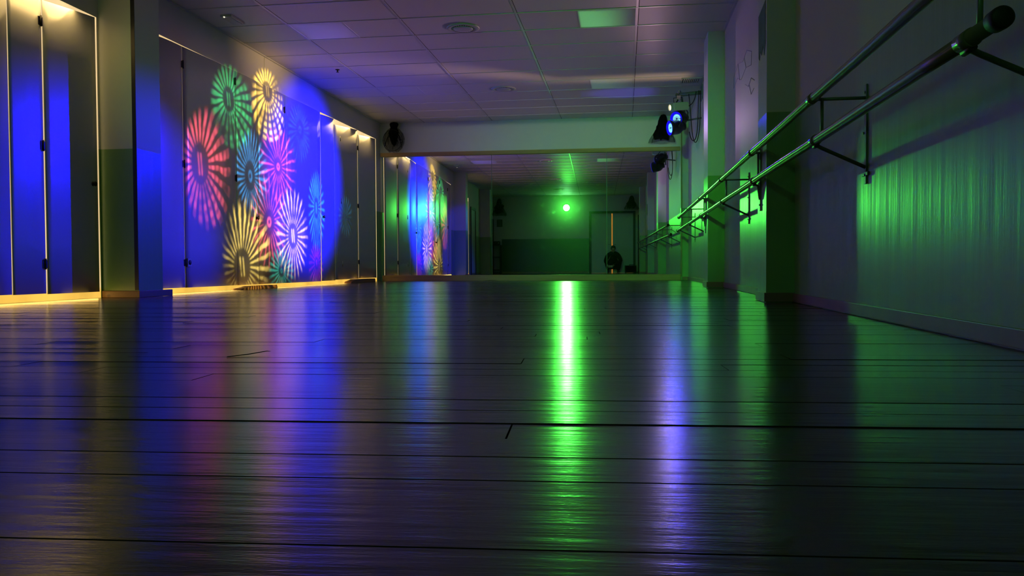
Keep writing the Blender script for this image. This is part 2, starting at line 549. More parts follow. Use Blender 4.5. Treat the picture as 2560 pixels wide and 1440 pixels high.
def detector():
    x, y = -3.93, 7.85
    o = thing('emergency_light', 'slim emergency light on the ceiling above the left wall, small lamp dot lit', 'emergency light', (x, y, H-.02))
    MB().box(x-.06, x+.06, y-.14, y+.14, H-.022, H-.001, .006).build('housing', M_PLASTIC, o)
    MB().box(x-.045, x+.045, y-.125, y+.125, H-.026, H-.0222, .002).build('cover', M_DIFF, o)
    MB().ball((x-.02, y-.135, H-.024), .008, 10).build('indicator_lamp', M_TINYLED, o)
    q = thing('ceiling_sprinkler', 'tiny dark sprinkler on the ceiling by the far left wall', 'sprinkler', (-3.62, 10.05, H-.01))
    MB().lathe([(0, 0), (.028, 0), (.026, .006), (.01, .008), (.008, .03), (.018, .032), (.018, .035), (0, .036)], (-3.62, 10.05, H-.001), (0, 0, -1), 20).build('head', M_BLACK, q)
detector()

# ------------------------------------------------------------------ walls
def walls():
    # right wall: one long plane with two-tone paint
    o = MB().box(WR, WR+.12, RY-.1, 14.3, -.02, H+.02).build('wall_right', M_WALL)
    struct(o, 'long right wall, white above a glossy painted dado', 'wall')
    # pillars on the right wall
    p = .1765
    for name_y, (ya, yb), lab in ((5.39, (5.39, 5.72), 'square pillar on the right wall between the barre brackets, nearer one'),
                                  (9.056, (9.056, 9.50), 'square pillar on the right wall below the coloured lamps, farther one'),
                                  (1.2, (1.30, 1.72), 'square pillar on the right wall next to the near barre end')):
        o = MB().box(WR-p, WR+.02, ya, yb, -.01, H+.01, .003).build('pillar', M_WALL)
        struct(o, lab, 'pillar')
    # back wall around the mirror
    m = MB()
    def slab(xa, xb, z0, z1, th=.14):
        m.prism([(xa, back_y(xa), z0), (xb, back_y(xb), z0), (xb, back_y(xb), z1), (xa, back_y(xa), z1)], (0, th, 0))
    slab(-4.6, WR+.1, 2.20, H+.02); slab(.957, WR+.1, -.01, 2.20); slab(-4.6, -4.215, -.01, 2.20); slab(-4.215, .957, -.01, .06)
    o = m.build('wall_back', M_WALL)
    struct(o, 'back wall with the pale band above the big mirror', 'wall')
    # left wall: header band, end piece, pier behind the shutters
    m = MB()
    def hz(y): return 2.398+(y-6.9)*.0098
    for ya, yb in ((6.30, 9.27), (9.278, 14.2)):
        m.prism([(WL, ya, hz(ya)), (WL, yb, hz(yb)), (WL, yb, H+.02), (WL, ya, H+.02)], (-.14, 0, 0))
    m.prism([(WL, 4.05, 2.283), (WL, 6.30, 2.283), (WL, 6.30, H+.02), (WL, 4.05, H+.02)], (-.14, 0, 0))
    m.box(WL-.14, WL, RY-.1, 4.05, -.02, H+.02)
    m.box(WL-.14, WL, 13.675, 14.2, -.02, 2.5)
    m.box(WL-.14, WL, 6.145, 6.955, -.02, 2.5)
    m.box(WL-.14, WL-.02, 4.05, 13.7, -.02, .002)
    o = m.build('wall_left', M_WALL)
    struct(o, 'left wall with the plain band above the shutter panels', 'wall')
    # left pillar
    for (ya, yb), lab in (((6.165, 6.515), 'square pillar on the left wall between the two rows of shutter panels'),
                          ((1.30, 1.62), 'square pillar on the left wall, seen only in the mirror')):
        o = MB().box(WL-.05, -3.928, ya, yb, -.01, H+.01, .003).build('pillar', M_WALL)
        struct(o, lab, 'pillar')
    o = MB().box(-3.962, -3.9275, 6.161, 6.1645, .06, H-.002, .001).build('trim_6', M_DOORFRAME)
    struct(o, 'thin brown corner strip up the near face of the left pillar', 'trim')
    # rear wall behind the camera
    m = MB()
    m.box(-4.5, -.66, RY-.12, RY, -.02, H+.02); m.box(.83, 1.3, RY-.12, RY, -.02, H+.02); m.box(-.66, .83, RY-.12, RY, 2.13, H+.02)
    o = m.build('wall_rear', M_WHITE)
    struct(o, 'white rear wall with the double door, seen in the mirror', 'wall')
    # lit windows behind the shutters
    o = MB().box(WL-.05, WL-.004, 4.05, 6.15, .0, 2.283).build('window_1', M_WARM)
    struct(o, 'window lit warm from the street behind the near shutter panels', 'window')
    m = MB()
    m.prism([(WL-.004, 6.955, 0), (WL-.004, 13.68, 0), (WL-.004, 13.68, hz(13.68)), (WL-.004, 6.955, hz(6.955))], (-.046, 0, 0))
    o = m.build('window_2', M_WARM)
    struct(o, 'long window lit warm from the street behind the flower covered shutter panels', 'window')
walls()

# skirtings
def skirt():
    t, h = .013, .058
    m = MB()
    for ya, yb in ((RY, 1.30), (1.72, 5.39), (5.72, 9.056), (9.5, 13.98)):
        m.box(WR-t, WR, ya, yb, .004, h, .003)
    for ya, yb in ((1.30, 1.72), (5.39, 5.72), (9.056, 9.5)):
        x = WR-.1765
        m.box(x-t, x, ya-t, yb+t, .004, h+.004, .003)
        m.box(x, WR, ya-t, ya, .004, h+.004, .003); m.box(x, WR, yb, yb+t, .004, h+.004, .003)
    m.box(.975, WR-t, back_y(1)-.016, back_y(1)-.001, .004, h, .003)
    o = m.build('baseboard_right', M_SKIRT)
    struct(o, 'low brown skirting along the right wall and its pillars', 'skirting')
    m = MB()
    m.box(WL, WL+t, RY, 1.30, .004, h, .003); m.box(WL, WL+t, 1.62, 4.05, .004, h, .003)
    o = m.build('baseboard_left', M_SKIRT)
    struct(o, 'skirting along the near part of the left wall, seen in the mirror', 'skirting')
    m = MB()
    for xa, xb in ((WL+.02, -.78), (.95, WR-.02)):
        m.box(xa, xb, RY, RY+t, .004, h, .003)
    o = m.build('baseboard_rear', M_SKIRT)
    struct(o, 'skirting along the rear wall, seen in the mirror', 'skirting')
skirt()

# ------------------------------------------------------------------ shutter panels on the left wall
def hz(y): return 2.398+(y-6.9)*.0098
def shutter(ya, yb, z0, za, zb, label, hinges=(), knob=None, bow=.010, skew=0.):
    """ya..yb along the wall; za, zb top heights at either end; skew pulls the far lower corner back"""
    o = thing('shutter_panel', label, 'shutter', (WL, (ya+yb)/2, z0), 'painted shutter panels along the left wall')
    m = MB(); ny, nz = 10, 6
    grid = []
    for i in range(ny+1):
        t = i/ny; row = []
        for j in range(nz+1):
            s = j/nz
            y = ya+(yb-ya)*t + skew*t*(1-s)
            zt = za+(zb-za)*t
            z = z0+(zt-z0)*s
            row.append(m.bm.verts.new((WL-.001+bow*math.sin(PI*t)+.002, y, z)))
        grid.append(row)
    for i in range(ny):
        for j in range(nz):
            f = m.bm.faces.new((grid[i][j], grid[i+1][j], grid[i+1][j+1], grid[i][j+1])); f.smooth = True
    back = [[m.bm.verts.new((v.co.x-.0045, v.co.y, v.co.z)) for v in row] for row in grid]
    for i in range(ny):
        for j in range(nz):
            m.bm.faces.new((back[i][j+1], back[i+1][j+1], back[i+1][j], back[i][j]))
    for i in range(ny):
        for j in (0, nz): m.bm.faces.new((grid[i][j], back[i][j], back[i+1][j], grid[i+1][j]))
    for j in range(nz):
        for i in (0, ny): m.bm.faces.new((grid[i][j], grid[i][j+1], back[i][j+1], back[i][j]))
    m.build('board', M_PANEL, o)
    for y, z, mt in hinges:
        h = MB()
        h.tube([(WL+.010, y, z-.04), (WL+.010, y, z+.04)], .007, 10)
        h.box(WL+.002, WL+.007, y-.022, y+.022, z-.032, z+.032, .001)
        h.build('hinge', mt, o)
    if knob:
        y, z = knob
        MB().lathe([(0, .034), (.016, .032), (.021, .024), (.016, .014), (.009, .010), (.009, .004), (.019, .003), (.019, 0), (0, 0)], (WL+.001, y, z), (1, 0, 0), 20).build('knob', M_BLACK, o)
B_, CH = M_BLACK, M_CHROME
shutter(4.10, 5.162, .058, 2.18, 2.19, 'shutter panel cut by the left edge of the picture')
shutter(5.172, 5.503, .055, 2.190, 2.215, 'narrow shutter panel second from the left edge of the picture', [(5.49, 2.06, B_), (5.49, 1.147, B_), (5.49, .274, B_)], bow=.003)
shutter(5.518, 6.122, .050, 2.222, 2.276, 'shutter panel left of the left pillar, its top edge glowing warm', knob=(6.06, .923), bow=.005)
shutter(6.968, 7.432, .050, hz(6.97)-.024, hz(7.43)-.010, 'shutter panel just right of the left pillar, with thin warm line on top', [(7.437, 2.219, B_), (7.437, 1.255, B_), (7.437, .292, B_)])
shutter(7.436, 8.510, .048, hz(7.43)-.010, hz(8.5)-.002, 'shutter panel under the red and green light flowers', [(8.512, 2.297, B_), (8.512, 1.232, B_)])
shutter(8.512, 9.049, .047, hz(8.5)-.002, hz(9.04)-.002, 'shutter panel under the blue and yellow light flowers, left of the dark seam', knob=(9.01, .821))
shutter(9.052, 9.826, .047, hz(9.05)-.003, hz(9.8)-.003, 'shutter panel under the pink light flower, right of the dark seam', [(9.829, 2.232, B_)])
shutter(9.829, 11.058, .046, hz(9.83)-.003, hz(11.0)-.002, 'shutter panel lit plain blue at the right of the light flowers', skew=-.020)
shutter(11.065, 11.610, .050, hz(11.0)-.03, hz(11.6)-.004, 'blue lit shutter panel at the edge of the blue light', knob=(11.13, .964))
shutter(11.614, 12.675, .058, hz(11.6)-.085, hz(12.66)-.002, 'unlit grey shutter panel second from the mirror corner', [(11.86, 2.187, CH), (11.88, 1.245, CH), (11.90, .293, CH)], bow=.011)
shutter(12.692, 13.640, .062, hz(12.7)-.075, hz(13.64)-.004, 'unlit grey shutter panel next to the mirror corner', [(12.682, 2.163, B_), (12.685, 1.232, B_), (12.69, .328, B_)], bow=.011)

# added strip lamps before three panel tops, standing in for light through the gaps
def gap_light(ya, yb, z, power):
    d = bpy.data.lights.new('added_strip_at_top_gap', 'AREA')
    d.shape = 'RECTANGLE'; d.size = .012; d.size_y = yb-ya
    d.energy = power; d.color = (1.0, .66, .22)
    o = bpy.data.objects.new('added_strip_at_top_gap', d); C.objects.link(o)
    o.location = (WL+.016, (ya+yb)/2, z)
    o.rotation_euler = (0, math.radians(12), 0)
    return o
gap_light(5.15, 5.85, 2.276, 1.2)
gap_light(11.65, 12.30, 2.435, .8)
gap_light(12.72, 13.30, 2.445, .8)
def sill_light(ya, yb, power):
    d = bpy.data.lights.new('added_strip_under_panels', 'AREA')  # added strip lamp standing in for the warm leak at floor level
    d.shape = 'RECTANGLE'; d.size = .03; d.size_y = yb-ya
    d.energy = power; d.color = (1.0, .60, .14)
    o = bpy.data.objects.new('added_strip_under_panels', d); C.objects.link(o)
    o.location = (WL+.004, (ya+yb)/2, .026)
    o.rotation_euler = (0, -math.radians(90), 0)
sill_light(4.1, 6.1, .8)
sill_light(6.97, 9.0, .8)
sill_light(9.06, 13.6, 1.4)

# small fittings on the shutters and floor blocks
o = thing('wall_socket', 'small pale socket low on the shutter panel right of the left pillar', 'socket', (WL+.008, 7.47, .30))
MB().box(WL+.004, WL+.016, 7.465, 7.535, .255, .335, .003).build('faceplate', M_PLASTIC, o)
MB().lathe([(0, .001), (.02, .001), (.024, .0), (.024, .004), (0, .004)], (WL+.015, 7.5, .295), (1, 0, 0), 20).build('socket_well', M_BLACK, o)

def skirting_wrap():
    o = thing('pillar_skirting', 'brown wooden skirting wrapped round the foot of the left pillar', 'skirting', (-3.9, 6.34, 0))
    MB().box(WL+.002, -3.913, 6.149, 6.165, .0, .055, .004).build('near_board', M_DARKWOOD, o)
    MB().box(-3.928, -3.913, 6.165, 6.64, .0, .055, .005).build('room_side_board', M_DARKWOOD, o)
    o['kind'] = 'structure'
skirting_wrap()
def block(ya, yb, label, x1=.11, h=.036):
    o = MB().prism([(WL+.012, ya, .0), (WL+.012, yb, .0), (WL+.012, yb-.02, h), (WL+.012, ya+.3, h), (WL+.012, ya+.04, h*.45)], (x1, 0, 0)).build('wooden_block', M_DARKWOOD)
    tag(o, label, 'wooden block', 'wooden blocks under the shutter panels')
block(8.35, 9.30, 'flat wooden block on the floor under the dark seam of the shutters')
block(11.95, 13.20, 'flat wooden block on the floor under the last shutter panel by the mirror', .11, .055)

# ------------------------------------------------------------------ mirror wall
MIRRORS = []
def mirrors():
    th = .006
    for xa, xb, lab in ((-4.212, -2.266, 'left pane of the big wall mirror, reflecting the blue shutters'),
                        (-2.262, -.287, 'middle pane of the big wall mirror, reflecting the green lamp'),
                        (-.283, .953, 'right pane of the big wall mirror, reflecting the door and barre')):
        m = MB()
        m.prism([(xa, back_y(xa)-.012, .075), (xb, back_y(xb)-.012, .075), (xb, back_y(xb)-.012, 2.215), (xa, back_y(xa)-.012, 2.215)], (0, th, 0))
        o = m.build('wall_mirror', M_MIRROR)
        tag(o, lab, 'mirror', 'mirror panes along the back wall')
        MIRRORS.append(o)
    def rail(name, xa, xb, z0, z1, dep, material, label):
        m = MB()
        a, b = back_y(xa), back_y(xb)
        m.prism([(xa, a-dep, z0), (xb, b-dep, z0), (xb, b-dep, z1), (xa, a-dep, z1)], (0, dep-.002, 0))
        es = [e for e in m.bm.edges]
        bmesh.ops.bevel(m.bm, geom=es, offset=.004, segments=2, affect='EDGES')
        return struct(m.build(name, material), label, 'trim')
    rail('trim_1', -4.235, .945, 2.178, 2.245, .05, M_PINE, 'pine batten along the top of the mirror')
    rail('trim_2', -4.215, .955, .0, .098, .05, M_PINE, 'thick pine sill along the foot of the mirror')
    rail('trim_3', .958, .978, .06, 2.50, .022, M_PINEZ, 'thin upright batten at the right edge of the mirror')
    # narrow silver seams between panes
    for x in (-2.264, -.285):
        m = MB().box(x-.004, x+.004, back_y(x)-.0135, back_y(x)-.009, .10, 2.178)
        struct(m.build('trim_4' if x < -1 else 'trim_5', M_STEEL), 'thin seam strip between mirror panes, %s' % ('left one' if x < -1 else 'right one'), 'trim')
mirrors()

# mirror panes let the added lamp behind them shine through
lk = bpy.data.collections.new('mirror_panes_for_image_lamp')
for o in MIRRORS: lk.objects.link(o)
green_image_lamp.light_linking.blocker_collection = lk
for co in lk.collection_objects: co.light_linking.link_state = 'EXCLUDE'

# ------------------------------------------------------------------ double ballet barre
def barre():
    o = thing('ballet_barre', 'double ballet barre of two round rails on steel brackets along the right wall', 'ballet barre', (.86, 7.5, .6))
    XU, ZU, XLo, ZLo, R = .846, .988, .858, .800, .0205
    MB().tube([(XU, 1.75+i*(12.80-1.75)/24, ZU+.0012*math.sin(i*1.7)) for i in range(25)], R, 20).build('rail', M_BARRE, o)
    MB().tube([(XLo, 2.03+i*(13.2-2.03)/24, ZLo+.0012*math.sin(i*1.3)) for i in range(25)], R, 20).build('rail', M_BARRE, o)
    for x, y, z in ((XU, 1.735, ZU), (XU, 12.80, ZU), (XLo, 2.015, ZLo), (XLo, 13.2, ZLo)):
        s = -1 if y < 7 else 1
        MB().lathe([(0, .018), (.020, .017), (.026, .012), (.027, .0), (.026, -.03), (.021, -.032)], (x, y, z), (0, s, 0), 24).build('end_cap', M_RUBBER, o)
    xp = WR-.1765
    for y, wall in ((2.20, WR), (3.845, WR), (5.60, xp), (7.30, WR), (9.27, xp), (10.95, WR), (12.70, WR)):
        b = MB()
        b.box(wall-.008, wall, y-.014, y+.014, .60, 1.045, .002)
        if wall == WR: b.box(wall-.010, wall, y-.045, y+.045, .636, .652, .002)
        for z in (.64, .83, 1.01): b.lathe([(0, .004), (.006, .004), (.006, 0)], (wall-.008, y+(.018 if z == .83 else 0), z), (-1, 0, 0), 10)
        br = b.build('bracket', M_STEEL, o)
        MB().tube([(wall-.004, y, .985), (XU+.015, y, .985)], .0075, 10).build('arm', M_STEEL, br)
        xu = min(XLo+.030, wall-.012)
        MB().tube([(xu, y, .985), (xu, y, .80)], .0075, 10).build('upright', M_STEEL, br)
        MB().tube([(XLo+.006, y, ZLo-.022), (XLo+.03, y, .765), (wall-.006, y, .675)], .0085, 10).build('brace', M_STEEL, br)
        MB().tube([(XU, y-.035, ZU), (XU, y+.035, ZU)], R+.0035, 20).build('sleeve', M_BARRE, br)
        MB().tube([(XLo, y-.035, ZLo), (XLo, y+.035, ZLo)], R+.0035, 20).build('sleeve', M_BARRE, br)
        MB().tube([(XLo+.004, y-.03, ZLo-.024), (XLo+.004, y+.03, ZLo-.024)], .010, 10).build('saddle', M_BLACK, br)
barre()

# ------------------------------------------------------------------ stage lights on the right wall
def par_can(name, pos, direc, label, yh=.135):
    d = Vector(direc).normalized()
    o = thing(name, label, 'stage light', pos, 'blue stage lamps on the right wall arm')
    b = MB()
    b.lathe([(.094, .0), (.104, -.004), (.106, -.012), (.105, -.045), (.100, -.05), (.100, -.115), (.093, -.15), (.070, -.185), (.055, -.20), (.052, -.235), (.0, -.24)], pos, d, 36)
    b.build('housing', M_BLACKMETAL, o)
    MB().lathe([(.066, -.020), (.094, -.001), (.098, .002), (.102, .0)], pos, d, 36).build('reflector_rim', M_LEDRIM, o)
    MB().lathe([(0, -.024), (.068, -.022)], pos, d, 36).build('lamp_face', M_BLACKMETAL, o)
    a = Vector((0, 0, 1)); u = d.cross(a).normalized(); v = d.cross(u)
    led = MB()
    for k in range(20):
        an = k*2*PI/20
        q = u*math.cos(an)+v*math.sin(an)
        r0 = .014 if k % 2 else .034
        c0 = Vector(pos)-d*.019
        led.tube([c0+q*r0, c0+q*(r0+.004), c0+q*.060, c0+q*.065], [.002, .0035, .0075, .004], 8)
    led.build('led_cluster', M_LEDBLUE, o)
    # yoke
    y = MB()
    mid = Vector(pos)-d*.10
    lift = lambda t: Vector((0, 0, yh*t))-d*.05*t
    pts = [mid+u*.112, mid+u*.116+lift(.45), mid+u*.06+lift(1), mid-u*.06+lift(1), mid-u*.116+lift(.45), mid-u*.112]
    y.tube(pts, .007, 8)
    y.build('yoke', M_BLACKMETAL, o)
    for s in (-1, 1):
        MB().lathe([(0, .018), (.014, .016), (.016, .0), (.008, -.012)], mid+u*s*.116, u*s, 14).build('knob', M_BLACK, o)
    return o
par_can('par_lamp', PAR1, (-.64, -.75, -.20), 'upper blue stage lamp, its round led face towards the camera')
par_can('par_lamp', PAR2, (-.93, -.36, -.14), 'lower blue stage lamp turned sideways towards the left wall', .112)
def projector():
    d = Vector((-.90, -.40, -.12)).normalized()
    c = PROJ
    o = thing('effect_projector', 'white effect projector above the two blue lamps, lens glowing warm', 'stage light', c)
    u = d.cross(Vector((0, 0, 1))).normalized(); v = u.cross(d)
    b = MB()
    q = []
    for s0, s1 in ((-.075, -.055), (.075, -.055), (.075, .055), (-.075, .055)):
        q.append(c+u*s0+v*s1+d*.0)
    b.prism(q, -d*.24)
    bmesh.ops.bevel(b.bm, geom=list(b.bm.edges), offset=.012, segments=2, affect='EDGES')
    b.build('housing', M_WHITEMETAL, o)
    MB().lathe([(.030, 0), (.050, .002), (.052, .022), (.046, .03), (.040, .022), (.038, .006), (0, .006)], c, d, 28).build('lens_tube', M_WHITEMETAL, o)
    MB().lathe([(0, .018), (.02, .016), (.038, .008)], c, d, 28).build('lens', M_LEDWARM, o)
    MB().tube([c-d*.05+v*.05, c-d*.05+v*.13, c-d*.19+v*.13, c-d*.19+v*.05], .006, 8).build('handle', M_BLACKMETAL, o)
    for k in range(3):
        MB().ball(c+d*.002+u*(-.05+.03*k)+v*.045, .006, 8).build('screw', M_CHROME, o)
projector()
def lamp_arm():
    a = Vector((.74, 11.78, 2.655)); b = Vector((WR, 11.60, 2.645))
    o = thing('lamp_mount', 'grey steel bar on the right wall carrying the stage lamps', 'lamp bracket', b)
    MB().tube([a, b], .028, 12).build('beam', M_STEEL, o)
    MB().box(WR-.012, WR, 11.50, 11.72, 2.54, 2.74, .003).build('wall_plate', M_STEEL, o)
    # drop bar down the back of the lamps
    MB().tube([Vector((.80, 11.80, 2.65)), Vector((.86, 11.86, 2.45)), Vector((.88, 11.88, 2.20))], .012, 10).build('drop_bar', M_STEEL, o)
    MB().tube([Vector((.88, 11.88, 2.31)), Vector((WR, 11.70, 2.31))], .012, 10).build('stay', M_STEEL, o)
    h = MB()
    h.tube([(.775, 11.74, 2.64), (.765, 11.72, 2.70), (.79, 11.72, 2.72), (.80, 11.73, 2.68)], .010, 10)
    h.box(.745, .80, 11.70, 11.76, 2.58, 2.635, .004)
    h.build('clamp', M_CHROME, o)
    MB().tube([PAR1-Vector((-.64, -.75, -.2)).normalized()*.15+Vector((0, 0, .132)), Vector((.80, 11.80, 2.56))], .008, 8).build('hanger', M_BLACKMETAL, o)
    MB().tube([PAR2-Vector((-.93, -.36, -.14)).normalized()*.15+Vector((0, 0, .110)), Vector((.87, 11.87, 2.33))], .008, 8).build('hanger', M_BLACKMETAL, o)
    MB().tube([PROJ+Vector((.06, .06, .06)), Vector((.775, 11.74, 2.60))], .010, 8).build('hanger', M_BLACKMETAL, o)
lamp_arm()
def bez(p, n=18):
    p = [Vector(q) for q in p]; out = []
    k = len(p)-1
    for i in range(n+1):
        t = i/n; s = Vector((0, 0, 0))
        for j, q in enumerate(p): s += q*math.comb(k, j)*(t**j)*((1-t)**(k-j))
        out.append(s)
    return out
def cables():
    for pts, lab in (([(.90, 11.60, 2.63), (.96, 11.58, 2.2), (.90, 11.62, 1.72), (1.08, 11.60, 1.80), (1.05, 11.5, 2.2), (1.04, 11.45, 2.64)], 'black cable hanging in a long loop beside the stage lamps, larger loop'),
                     ([(.93, 11.88, 2.15), (.96, 11.8, 1.90), (1.06, 11.75, 1.96), (1.03, 11.7, 2.25), (1.02, 11.45, 2.64)], 'black cable hanging beside the stage lamps, smaller loop'),
                     ([(.90, 11.82, 2.50), (.99, 11.7, 2.50), (1.0, 11.6, 2.66)], 'black cable from the white projector up to the steel arm')):
        o = MB().tube(bez(pts), .006, 8).build('lamp_cable', M_RUBBER)
        tag(o, lab, 'cable', 'cables below the stage lamp arm')
cables()

# ------------------------------------------------------------------ tulle bundles
def tulle(name, pos, h, wdt, label, knob=True, hoop=False, seed=1, lean=0.):
    rnd = random.Random(seed)
    x, y, z = pos                      # top point
    o = thing(name, label, 'tulle bundle', (x, y, z-h), 'black tulle bundles in the room corners')
    core = MB(); n = 56
    prof = [(.0, 0), (.19, .02), (.25, .08), (.20, .16), (.17, .21), (.24, .28), (.27, .36), (.20, .47), (.12, .58), (.0, .64)] if knob else \
           [(.0, 0), (.10, .02), (.16, .10), (.20, .22), (.21, .36), (.26, .50), (.36, .62), (.34, .70), (.0, .66)]
    rings = []
    ph = [rnd.uniform(0, 6.28) for _ in range(3)]
    for r, t in prof:
        ring = []
        for k in range(n):
            a = k*2*PI/n
            fold = min(1, t*2.2)
            rr = r*wdt*(.85 if knob else 1.0)*(1+.16*math.sin(3*a+ph[0]+t*4)+fold*(.20*math.sin(9*a+ph[1]+2*t)+.12*math.sin(14*a+ph[2])))
            drop = t*(1+.22*fold*math.sin(5*a+ph[1])+.10*fold*math.sin(11*a)) if t > .4 else t
            ring.append(core.bm.verts.new((x+lean*t*h+rr*math.cos(a), y+.55*rr*math.sin(a), z-drop*h)))
        rings.append(ring)
    for a, b in zip(rings, rings[1:]):
        for k in range(n):
            f = core.bm.faces.new((a[k], a[(k+1) % n], b[(k+1) % n], b[k])); f.smooth = True
    core.build('gathered_core', M_CLOTH, o)
    veil = MB(); rings = []; n = 40
    vp = [(.10, .16), (.30, .26), (.44, .40), (.50, .58), (.47, .74), (.38, .88), (.20, 1.0)] if knob else \
         [(.08, .08), (.16, .22), (.24, .40), (.36, .58), (.50, .74), (.60, .88), (.62, 1.0)]
    for r, t in vp:
        ring = []
        for k in range(n):
            a = k*2*PI/n
            rr = r*wdt*(1+.10*math.sin(7*a+ph[2])*t+.06*math.sin(11*a+t*3))
            ring.append(veil.bm.verts.new((x+lean*t*h+rr*math.cos(a), y+.45*rr*math.sin(a), z-t*h*(1-.03*math.sin(3*a)))))
        rings.append(ring)
    for a, b in zip(rings, rings[1:]):
        for k in range(n):
            f = veil.bm.faces.new((a[k], a[(k+1) % n], b[(k+1) % n], b[k])); f.smooth = True
    veil.build('net_veil', M_NET, o)
    st = MB()
    for k in range(16):
        a = rnd.uniform(0, 6.28)
        st.tube(bez([(x, y, z-.2*h), (x+lean*.4*h+.35*wdt*math.cos(a), y+.2*wdt*math.sin(a), z-.45*h), (x+lean*.8*h+.45*wdt*math.cos(a+.4), y+.2*wdt*math.sin(a+.4), z-rnd.uniform(.6, .9)*h)], 8), .003, 5)
    st.build('ribbon_strand', M_CLOTH, o)
    if hoop:
        hp = MB()
        hp.tube([(x-.01+wdt*.47*math.cos(a*2*PI/28), y-.05, z-h*.63+h*.36*math.sin(a*2*PI/28)) for a in range(29)], .005, 6, caps=False)
        hp.build('hoop', M_RUBBER, o)
    return o
tulle('tulle_bundle', (-3.965, 13.80, 2.765), .515, .36, 'black tulle bundle with round knob and hoop, at the left end of the mirror batten', hoop=True, seed=3)
tulle('tulle_bundle', (.66, 13.80, 2.762), .47, .34, 'black tulle bundle hanging in the right corner above the mirror, behind the blue lamps', knob=False, seed=5, lean=-.05)
tulle('tulle_bundle', (.76, RY+.16, 2.74), .50, .40, 'black tulle bundle in the rear corner above the double door, seen in the mirror', knob=False, seed=8)
tulle('tulle_bundle', (-3.95, RY+.16, 2.70), .62, .40, 'black tulle bundle in the rear corner far from the door, seen in the mirror', knob=False, seed=9)

# ------------------------------------------------------------------ poster and marks on the right wall
def poster():
    xp = WR-.1765
    o = thing('torn_poster', 'dark torn poster high on the room side of the nearer right pillar', 'poster', (xp-.002, 5.58, 1.62))
    m = MB()
    m.prism([(xp-.003, 5.70, 1.91), (xp-.003, 5.43, 1.94), (xp-.003, 5.43, 1.66), (xp-.003, 5.48, 1.60), (xp-.003, 5.52, 1.67), (xp-.003, 5.57, 1.62), (xp-.003, 5.62, 1.66), (xp-.003, 5.66, 1.61), (xp-.003, 5.69, 1.63)], (.002, 0, 0))
    m.build('sheet', M_PAPER, o)
    q = thing('wall_scuff_mark', 'faint grey pencil outline on the upper right wall between the pillars', 'wall mark', (WR-.001, 7.6, 2.0))
    m = MB()
    def stroke(pts): m.tube([(WR-.0008, y, z) for y, z in pts], .0022, 5)
    stroke([(8.30, 2.10), (8.02, 2.16), (7.70, 2.10), (7.45, 2.14), (7.18, 2.06)])
    stroke([(8.30, 1.99), (8.05, 2.03), (7.80, 1.96), (7.50, 2.0), (7.20, 1.95)])
    stroke([(8.30, 2.10), (8.31, 1.99)]); stroke([(7.18, 2.06), (7.20, 1.95)])
    stroke([(8.0, 2.15), (7.9, 1.98)]); stroke([(7.6, 2.11), (7.5, 2.0)])
    m.build('stroke', M_MARK, q)
    m = MB()
    stroke([(7.55, 1.86), (7.35, 1.80), (7.2, 1.84), (7.02, 1.78)]); stroke([(7.3, 1.80), (7.2, 1.70), (7.05, 1.72)])
    m.build('stroke', M_MARK, q)
poster()

# floor splinter
o = MB().tube([(-1.04, 2.02, .0012), (-1.0, 2.06, .004), (-.965, 2.10, .009), (-.957, 2.106, .0075)], [.0012, .0014, .0012, .0006], 6).build('floor_splinter', M_BLACK)
tag(o, 'small dark splinter sticking up from a floorboard, in front of the flower pattern', 'splinter')

